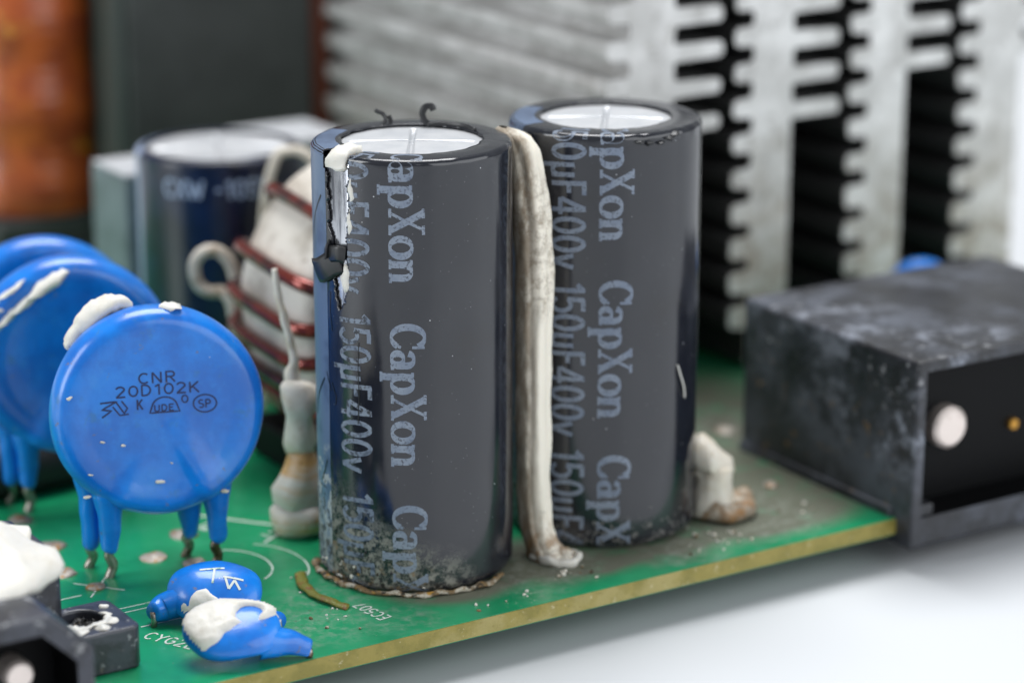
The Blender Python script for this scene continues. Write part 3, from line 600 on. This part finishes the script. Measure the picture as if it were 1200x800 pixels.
# certification marks: reversed R with U, K, domed mark, small o, oval
k.stroke([(-5.3, .95), (-3.8, 1.0), (-5.2, .35), (-4.3, .2), (-5.2, -.35)], .15); k.stroke([(-3.9, .95), (-3.2, -.15), (-2.9, .3), (-3.4, 1.0)], .14)
k.stroke([(-4.2, .55), (-3.6, -.3), (-2.8, -.25)], .13)
k.text('K', -2.1, -.05+.1, .95, None, .15)
k.stroke([(-.9, -.35)]+[(p[0], p[1]) for p in arc(.45, .1, 1.15, .95, 170, 10, 14)]+[(1.8, -.35), (-.9, -.35)], .14); k.text('UDE', -.55, -.25, .62, 1.9, .12)
k.stroke(arc(2.3, .75, .27, .33, 0, 360, 14), .13)
k.stroke(arc(4.1, .25, 1.05, .8, 0, 360, 30), .13); k.text('SP', 3.45, -.15, .75, 1.25, .13)
k.build('face_print', M['blue_ink'], v1)
for (u, v, r) in ((-.3, -6.2, .45), (-6.9, -7.0, .42), (-3.4, -2.6, .2), (-5.2, -2.1, .22), (5.6, -7.6, .38), (-7.9, 2.2, .25), (.9, -4.6, .14), (-6.4, -5.0, .16)):
    q = tf1((u, v, T1+.02)); MB().sphere(q, (r, .12, r*.55), 9, 6, lump(.18, 2.5, u)).build('flake', M['glue'], v1, sharp=0)
varistor((-20.8, 30.3, 0), VR, 'middle blue disc varistor smeared with a long streak of white glue', cz=15.6, R=9.8)
varistor((-18.2, 43.5, 0), VR, 'rearmost blue disc varistor mostly hidden behind the glue-streaked one', cz=14.3, R=9.8)
def vglue(name, label, items, root_loc, m='glue_white', rz=VR):
    o = thing(name, root_loc, label, 'glue', rz)
    for path, rads, fl in items:
        MB().tube(smooth(path, 6), [interp([(i/(len(rads)-1), r) for i, r in enumerate(rads)], q/(6*(len(path)-1)))[0] for q in range(6*(len(path)-1)+1)], 14, fl, fn=lump(.35, .8, path[0][0], .15, 2.2)).build('smear', M[m], o, sharp=0)
    return o
vglue('glue_smear', 'ragged white glue ridge behind the top rim of the lettered varistor', [
    ([(-7.6, 2.2, 21.4), (-6.2, 2.4, 23.2), (-4.6, 2.3, 24.6), (-3.2, 2.0, 25.3), (-1.6, 1.9, 25.2)], [.5, 1.0, 1.15, 1.1, .5], .9)], (-21.3, 9.8, 0))
vglue('glue_dab', 'small flat glue dab on the top rim of the lettered varistor', [([(.6, .2, 25.3), (1.6, -.3, 25.35), (2.6, -.2, 25.1)], [.35, .62, .3], .5)], (-21.3, 9.8, 0))
vglue('glue_streak', 'long diagonal white glue streak across the middle varistor', [
    ([(-8.2, -2.1, 18.0), (-6.3, -2.2, 20.0), (-3.9, -2.2, 22.0), (-1.6, -2.0, 23.6), (-.4, -1.5, 24.4)], [.3, .7, .95, 1.25, .8], .55),
    ([(-7.5, -2.1, 21.6), (-5.6, -2.2, 23.0), (-4.2, -1.8, 23.9)], [.2, .6, .3], .4), ([(-8.6, -2.0, 19.8), (-6.6, -2.1, 21.3)], [.3, .35], .5)], (-20.8, 30.3, 0))

# ------------------------------------------------------------------ two small blue ceramic capacitors
def ceramic(loc, rz, rx, label, rad, nubs, seed):
    o = thing('ceramic_capacitor', loc, label, 'capacitor', rz, 'small blue ceramic capacitors at the board edge')
    rot = Matrix.Rotation(rx, 3, 'X')
    def tf(q): return tuple(rot @ Vector(lump(.35, .3, seed)(q)) + Vector((0, 0, 2.6)))
    MB().sphere((0, 0, 0), rad, 40, 22, tf).build('body', M['blue'], o, sharp=0)
    for path, rr in nubs:
        P = smooth([tuple(rot @ Vector(p) + Vector((0, 0, 2.6))) for p in path[:-1]] + [path[-1]], 6); n = len(P)
        MB().tube(P, [interp([(i/(len(rr)-1), r) for i, r in enumerate(rr)], q/(n-1))[0] for q in range(n)], 14, fn=lump(.12, .7, seed)).build('lead_sleeve', M['blue'], o, sharp=0)
        e = P[-1]; MB().tube([e, (e.x+.1, e.y, e.z*.5), (e.x, e.y+.1, -.1)], .28, 8).build('lead', M['blue_wire'], o, sharp=0)
    return o, tf
RZ = math.radians(-32)
k1, kt1 = ceramic((-22.4, -3.2, 0), RZ, math.radians(32), 'rear small blue ceramic capacitor with white letters beside the varistor leads', (4.3, 3.2, 1.7), [([(-2.6, -.6, -.3), (-4.4, -1.2, -.6), (-5.2, -1.6, 1.4)], [1.5, 1.25, .8]), ([(2.6, -1.2, -.5), (4.6, -2.2, -1.0), (5.8, -2.8, 1.1)], [1.4, 1.1, .8])], 3)
k2, kt2 = ceramic((-25.0, -12.0, 0), RZ, math.radians(30), 'front small blue ceramic capacitor half covered in white glue at board edge', (4.2, 3.0, 1.6), [([(2.4, -.6, -.6), (4.6, -.4, -1.0), (6.4, .4, .9)], [1.6, 1.15, .75])], 7)
def on_ceramic(rad, u, v, l, tf):
    q = 1-(u/rad[0])**2-(v/rad[1])**2; return Vector(tf((u, v, rad[2]*math.sqrt(max(q, .02))+l)))
kk = Ink(lambda u, v, l: on_ceramic((4.3, 3.2, 1.7), u, v, l+.03, kt1))
kk.stroke([(-1.2, 1.2), (1.0, 1.4)], .24); kk.stroke([(.1, 1.3), (.15, -.4)], .2); kk.stroke([(1.2, .2), (1.6, -.8)], .2); kk.stroke([(1.6, -.8), (2.0, .1)], .2); kk.stroke([(2.0, .1), (2.5, -.7)], .2); kk.stroke([(1.0, .3), (2.7, .3)], .2)
kk.build('face_print', M['silk'], k1)
def patch(name, parent, rad, tf, outline, thick, seed, m='glue_white', n=34):
    """lump of glue hugging the body: outline(u, v) > 0 inside"""
    mb = MB()
    def f(i, j):
        u = rad[0]*.97*(2*i/(n-1)-1); v = rad[1]*.97*(2*j/(n-1)-1); d = outline(u, v)+.9*noise.noise(Vector((u*.9, v*.9, seed)))
        h = -.25+thick*min(1, max(0, d+.2)/.9)+.12*noise.noise(Vector((u*1.7, v*1.7, seed+4)))*(d > 0)
        return tuple(on_ceramic(rad, u, v, h, tf))
    mb.grid(n, n, f, skip=lambda i, j: outline(rad[0]*.97*(2*i/(n-1)-1), rad[1]*.97*(2*j/(n-1)-1)) < -1.6 or ((2*i/(n-1)-1)**2+(2*j/(n-1)-1)**2 > 1.02))
    return mb.build(name, M[m], parent, sharp=0)
def glue_on(label, root, rad, tf, outline, thick, seed):
    o = patch('glue_patch', None, rad, tf, outline, thick, seed); o.location = root.location; o.rotation_euler = root.rotation_euler; tag(o, label, 'glue'); return o
glue_on('white glue covering the upper half of the front ceramic capacitor', k2, (4.2, 3.0, 1.6), kt2, lambda u, v: (v*1.0-u*.55+.9) - 2.4*max(0, 1-((u-1.2)/1.6)**2-((v-1.2)/1.5)**2), .75, 2.5)
glue_on('thin white glue fringe along the lower side of rear ceramic capacitor', k1, (4.3, 3.2, 1.7), kt1, lambda u, v: -.6-v*.9-abs(u+1.0)*.5, .4, 6.5)

# ------------------------------------------------------------------ connectors
def housing(name, parent, x0, x1, y0, y1, z0, z1, wall, depth, m, ch=0, wl=None, wb=None, chin=0, bevel=.3):
    """box open at the front (-y) with a recessed cavity; ch chamfers the two upper corners"""
    bl = wl or wall; bb = wb or wall
    def loop(y, l, r, b, t, c): return [(l, y, b), (r, y, b), (r, y, t-c), (r-c, y, t), (l+c, y, t), (l, y, t-c)] if c else [(l, y, b), (r, y, b), (r, y, t), (l, y, t)]
    A = loop(y0, x0, x1, z0, z1, ch); B = loop(y1, x0, x1, z0, z1, ch)
    I = loop(y0, x0+bl, x1-wall, z0+bb, z1-wall, chin or ch); J = loop(y0+depth, x0+bl, x1-wall, z0+bb, z1-wall, chin or ch)
    n = len(A); mb = MB(); fs = []
    for i in range(n):
        k_ = (i+1) % n; fs += [(i, k_, n+k_, n+i), (i, 2*n+i, 2*n+k_, k_)]
    fs += [tuple(n+i for i in range(n))]
    mb.add(A+B+I, fs); o = mb.build(name, m, parent, bevel=bevel)
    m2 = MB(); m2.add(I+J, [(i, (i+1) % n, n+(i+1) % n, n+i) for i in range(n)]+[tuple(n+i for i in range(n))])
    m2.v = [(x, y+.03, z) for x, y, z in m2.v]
    m2.build('cavity', M['black_shade'], o)
    return o
cn = thing('power_connector', (45.0, -17.8, 0), 'scuffed black power connector block overhanging the board edge by the heatsink', 'connector')
hb = housing('housing', cn, 0, 33, 0, 27.4, -2.8, 16.4, 1.1, 4.2, M['black'], wb=3.3, bevel=.45)
hb.data.transform(Matrix.Translation((0, 0, 0)))
MB().box(1.1, 2.9, .25, 3.0, .45, 1.7).build('key_step', M['black'], cn, bevel=.2)
MB().box(-.35, 1.2, 3, 27.4, -1.2, 1.0).build('base_flange', M['black'], cn, bevel=.3)
def ypin(name, parent, x, y0, y1, z, r, m, n=32):
    MB().lathe([(r*.82, 0), (r, .35), (r, abs(y1-y0))], n, lambda p: (x+p[0], y0+p[2], z+p[1])).build(name, m, parent, sharp=30)
ypin('pin', cn, 7.0, 2.7, 4.3, 7.9, 2.1, M['pin'])
ypin('contact', cn, 16.2, 3.7, 4.3, 6.4, .6, M['brass'])
ypin('pin', cn, 25.4, 2.7, 4.3, 7.9, 2.1, M['pin'])

cl = thing('socket_connector', (-40.9, -20.2, 0), 'near black socket connector with chamfered opening and metal pin inside', 'connector')
housing('housing', cl, -26, 0, 0, 15.5, -3.0, 11.2, 1.5, 5.0, M['black_near'], ch=3.4, chin=2.8, wb=2.2, bevel=.35)
MB().box(-24, 3.9, 15.52, 26.5, -.0, 9.6).build('rear_block', M['black_near'], cl, bevel=.8)
MB().box(-4.9, 2.9, 16.0, 22.0, 9.0, 10.6).build('latch_rib', M['black_near'], cl, bevel=.3)
ypin('pin', cl, -5.2, 2.8, 5.1, 5.4, 1.25, M['pin']); ypin('pin', cl, -15, 2.8, 5.1, 5.4, 1.25, M['pin'])
# lug with a screw hole: ring of faces round a real hole
lug = MB(); n = 40; cx, cy = 5.0, 15.0; x0, x1, y0, y1, zt = .06, 8.9, 11.0, 18.0, 3.8
def sq(i):
    a = 2*PI*(i+.5)/n; dx, dy = math.cos(a), math.sin(a); t = min(((x1-cx) if dx > 0 else (cx-x0))/abs(dx), ((y1-cy) if dy > 0 else (cy-y0))/abs(dy)); return (cx+dx*t, cy+dy*t)
rg = [[(cx+1.9*math.cos(2*PI*(i+.5)/n), cy+1.9*math.sin(2*PI*(i+.5)/n), z) for i in range(n)] for z in (.6, zt)] + [[(*sq(i), z) for i in range(n)] for z in (zt, 0.0)]
lug.add([p for r_ in rg for p in r_], [(j*n+i, j*n+(i+1) % n, (j+1)*n+(i+1) % n, (j+1)*n+i) for j in range(3) for i in range(n)]+[tuple(range(n)), tuple(3*n+i for i in reversed(range(n)))])
lug.build('mounting_lug', M['black_near'], cl, sharp=30, bevel=.25)
MB().sphere((cx, cy, 2.3), (1.85, 1.85, 1.1), 40, 20, lump(.6, 1.2, 3, .35, 3)).build('hole_filling', M['rubble'], cl, sharp=0)
gl_l = thing('glue_mass', (-40.9, -20.2, 0), 'thick white glue mass smeared over the top of the socket connector', 'glue')
MB().sphere((-5.0, 14.0, 11.3), (7.0, 9.0, 1.9), 44, 20, lump(1.3, .28, 4, .35, 1.1)).build('lump', M['glue_white'], gl_l, sharp=0)
MB().sphere((-1.0, 18.5, 10.6), (3.2, 3.2, 1.0), 34, 16, lump(1.0, .4, 9, .3, 1.2)).build('lump', M['glue_white'], gl_l, sharp=0)
gl2 = thing('hole_glue', (-40.9, -20.2, 0), 'crumbly white glue round the screw hole of the connector lug', 'glue')
MB().tube([(cx+2.3*math.cos(a), cy+2.3*math.sin(a), 3.85) for a in [math.radians(150+k_*8) for k_ in range(26)]], [.25+.5*abs(noise.noise(Vector((k_*.5, 2, 1)))) for k_ in range(26)], 10, .4, fn=lump(.22, 1.2, 2, .1, 3)).build('bead', M['glue_white'], gl2, sharp=0)
for (x, y, r) in ((3.6, 12.2, .7), (7.0, 13.0, .5), (5.8, 12.0, .55), (7.8, 16.4, .35), (2.6, 13.8, .5)):
    MB().sphere((x, y, 3.8), (r*1.4, r, .22), 16, 8, lump(.25, 1.3, x)).build('bead', M['glue_white'], gl2, sharp=0)

# ------------------------------------------------------------------ toothed aluminium heatsink
hs = thing('heatsink', (0, 31, 0), 'grey extruded aluminium heatsink with rows of short toothed ribs behind capacitors', 'heatsink')
PT, L_HS = 4.02, 88
def fin(xl, xr, tl, tr, zr_min, ztop=50, z0=1.0, seed=0):
    zc = [41.9 - k_*PT for k_ in range(-2, 11)]
    out = []
    def tooth(x, ext, z, hw, sgn):
        e = x+sgn*ext*(1+.10*noise.noise(Vector((x, z*1.7, sgn)))); hw *= 1+.12*noise.noise(Vector((z*1.3, x, 2))); c = min(.4, ext*.4)
        return [(x, z-hw-.25*1), (x+sgn*.35, z-hw), (e-sgn*c, z-hw*.92), (e, z-hw*.92+c), (e, z+hw*.92-c), (e-sgn*c, z+hw*.92), (x+sgn*.35, z+hw), (x, z+hw+.25)]
    right = [z for z in sorted(zc) if z > zr_min and z < ztop-2]; left = [z+.95 for z in sorted(zc) if 2.0 < z < ztop-3]
    out.append((xr, z0))
    for z in right: out += tooth(xr, tr, z, .92, 1)
    out += [(xr, ztop), (xl, ztop)]
    for z in reversed(left): out += list(reversed(tooth(xl, tl, z, 1.12 if z > 22 else 1.35, -1)))
    out.append((xl, z0))
    n_ = len(out); mb = MB(); ys = [0, .25, L_HS]
    def sh(p, y):
        return (p[0]+.10*noise.noise(Vector((p[0], p[1]*.8, 3+seed))), y+.25*noise.noise(Vector((p[0]*.4, p[1]*.4, seed)))*(y < 1), p[1]+.12*noise.noise(Vector((p[0]*.7, p[1]*.5, 7+seed))))
    vs = [sh(p, y) for y in ys for p in out]
    fs = [(j*n_+i, j*n_+(i+1) % n_, (j+1)*n_+(i+1) % n_, (j+1)*n_+i) for j in range(2) for i in range(n_)]
    fs += [tuple(range(n_)), tuple(2*n_+i for i in range(n_))]
    o = mb.add(vs, fs).build('fin', M['sink'], hs, sharp=40)
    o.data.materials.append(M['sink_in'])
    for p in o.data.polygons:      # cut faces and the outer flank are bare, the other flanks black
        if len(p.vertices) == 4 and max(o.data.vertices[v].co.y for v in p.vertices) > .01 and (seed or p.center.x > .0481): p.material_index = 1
    return o
fin(45.2, 51.0, 3.0, 6.4, 28.0, seed=0); fin(61.9, 67.4, 2.6, 6.4, 28.6, seed=1); fin(78.5, 84.0, 2.8, 6.4, 31, seed=2); fin(95.2, 101.8, 3.0, 6.4, 31, seed=3)
MB().box(42, 101, .4, L_HS, 50.02, 54).build('top_web', M['sink'], hs)
for (a, b) in ((51.4, 61.3), (68.0, 77.9), (84.6, 94.5)): MB().box(a, b, 22, 24, .6, 49.9).build('gap_light_block', M['sink_in'], hs)  # dark plates added in the gaps to block light between fins

# ------------------------------------------------------------------ toroidal coil behind the torn capacitor
TC = (14.0, 28.0, 0); tcz, Ro, Ri, hw = 17.0, 15.0, 7.5, 7.6
tr = thing('toroidal_coil', TC, 'white toroidal coil wound with dark red enamelled wire standing behind torn capacitor', 'coil')
def rrect(t, ro, ri, h, rc):       # rounded rectangle section: radial, axial
    t = t % 1.0; W_, H_ = (ro-ri)/2, h; cx_ = (ro+ri)/2
    a = 2*PI*t; c, s_ = math.cos(a), math.sin(a); e = .5
    return cx_+W_*math.copysign(abs(c)**e, c), H_*math.copysign(abs(s_)**e, s_)
def core(i, j):
    a = 2*PI*j/96; r, y = rrect(i/40, Ro, Ri, hw, 2); k_ = 1+.012*noise.noise(Vector((math.cos(a)*3, math.sin(a)*3, y*.2)))
    return (r*k_*math.cos(a), y, tcz+r*k_*math.sin(a))
MB().grid(40, 97, core, cu=True).build('core', M['core'], tr, sharp=0)
for q, adeg in enumerate((236, 226, 215, 204, 191, 177, 160, 135, 108, 90, 70, 48, 25, 5, -15, -35)):
    a0 = math.radians(adeg); P = []
    for i in range(44):
        t = i/44; r, y = rrect(t, Ro+.75, Ri-.75, hw+.75, 2); a = a0-.035*(y/hw)*(1 if r > 11 else -1)
        P.append((r*math.cos(a), y, tcz+r*math.sin(a)))
    MB().tube(P, .74, 12, closed=True).build('winding', M['copper'], tr, sharp=0)
MB().box(-13, 12, -8, 8, 0, 4.2).build('base', M['black_shade'], tr, bevel=.6)  # added dark block to darken the foot of the coil
lp = thing('tubing_loop', (-.5, 41.0, 0), 'cream insulation tubing bent into a small loop hanging beside the toroidal coil', 'tubing')
Lc = Vector((0, 0, 18.6)); ax = RT
path = smooth([tuple(Lc + RT*q[0] + hv*q[1] + Vector((0, 0, q[2]))) for q in ((2.6, .4, -3.2), (2.5, .3, -1.0), (1.9, .2, 1.0), (.6, 0, 2.2), (-.9, 0, 1.9), (-1.7, 0, .5), (-1.3, -.2, -1.4), (-.1, -.5, -2.1), (1.2, -.9, -2.0), (2.2, -1.2, -3.2), (2.5, -1.4, -6.5), (2.3, -1.5, -12), (2.2, -1.6, -18.6))], 7)
MB().tube(path, .66, 12).build('tube', M['tubing'], lp, sharp=0)
lp2 = thing('bent_tubing', (12.0, 46.8, 0), 'cream tubing arch over the coil in front of the navy capacitor lid', 'tubing')
MB().tube(smooth([(-3.0, 1.5, 0), (-2.8, 1.2, 20), (-1.6, .6, 27.6), (0, 0, 28.8), (1.5, -1, 28.4), (2.3, -1.6, 26.6), (2.4, -1.7, 20), (2.5, -1.8, 0)], 8), .55, 12).build('tube', M['tubing'], lp2, sharp=0)

# ------------------------------------------------------------------ blurred parts at the back
bk = thing('ferrite_transformer', (28.5, 101, 0), 'large dark charcoal ferrite block behind the navy capacitor', 'transformer', math.radians(-6))
MB().box(-12.2, 12.2, -6, 10, .0, 60).build('core', M['ferrite'], bk, bevel=.8)
MB().box(12.25, 15.2, -5, 9, 2, 58).build('winding', M['copper_foil'], bk, bevel=.8)
MB().box(-13.7, -12.25, -5.5, 9, .0, 58).build('end_plate', M['plate'], bk, bevel=.4)
oc = thing('taped_coil', (9.2, 113, 0), 'tall coil wrapped in orange tape on a yellow base behind the varistors', 'coil')
MB().lathe([(8.0, 10)]+[(8.6+.06*math.sin(k_*1.3)+.3*math.sin(k_*.21), 10.2+k_*.36) for k_ in range(140)]+[(8.0, 61)], 48).build('winding', M['tape'], oc, sharp=0)
MB().box(-8.5, 8.5, -8.5, 8.5, 4.0, 10).build('former', M['ferrite'], oc, bevel=.8)
MB().box(-10, 9, -11, 9, .0, 4.0).build('base', M['bobbin'], oc, bevel=.6)
gb = thing('boxed_component', (6.7, 71.5, 0), 'grey boxed component with pale top beside the stripe of the navy capacitor', 'component')
MB().box(-4.6, 7, -3.5, 6, .0, 22.9).build('case', M['grey_box'], gb, bevel=.5)
MB().box(-4.4, 6.8, -3.3, 5.8, 22.92, 23.2).build('lid', M['grey_lid'], gb, bevel=.1)
gb2 = thing('boxed_component', (25.5, 74, 0), 'pale topped grey box between the navy capacitor and the heatsink ribs', 'component')
MB().box(-5, 6, -5, 6, .0, 24.0).build('case', M['grey_box'], gb2, bevel=.5)
MB().box(-4.8, 5.8, -4.8, 5.8, 24.02, 24.4).build('lid', M['grey_lid'], gb2, bevel=.1)
sb = thing('blue_disc_capacitor', (78.5, 20.5, 0), 'blue disc component peeping over the top of the scuffed power connector', 'capacitor', math.radians(-30))
MB().lathe([(3.2, -1.4), (3.9, -.9), (4.1, 0), (3.9, .9), (3.2, 1.4)], 40, lambda p: (p[0], p[2], 9.4+p[1])).build('body', M['blue'], sb, sharp=50)
for x in (-2, 2): MB().tube([(x, 0, 7), (x*1.1, 0, 3), (x, 0, -.1)], .35, 8).build('lead', M['blue_wire'], sb, sharp=0)

fz = thing('added_dark_cylinder', (-25, 37.2, 0), 'added dark grey cylinder standing in for shade and clutter behind the glue-streaked varistor', 'component', math.radians(4))  # added to darken the board behind the varistors
MB().lathe([(1.2, -7.6), (2.5, -7.2), (2.9, -6.4), (2.9, 6.4), (2.5, 7.2), (1.2, 7.6)], 36, lambda p: (p[2], p[0], 2.95+p[1])).build('body', M['dark_filler'], fz, sharp=50)
for sg in (-1, 1): MB().tube(smooth([(sg*7.4, 0, 2.95), (sg*8.8, 0, 2.9), (sg*9.4, 0, 2.2), (sg*9.5, 0, -.1)], 5), .4, 8).build('lead', M['blue_wire'], fz, sharp=0)
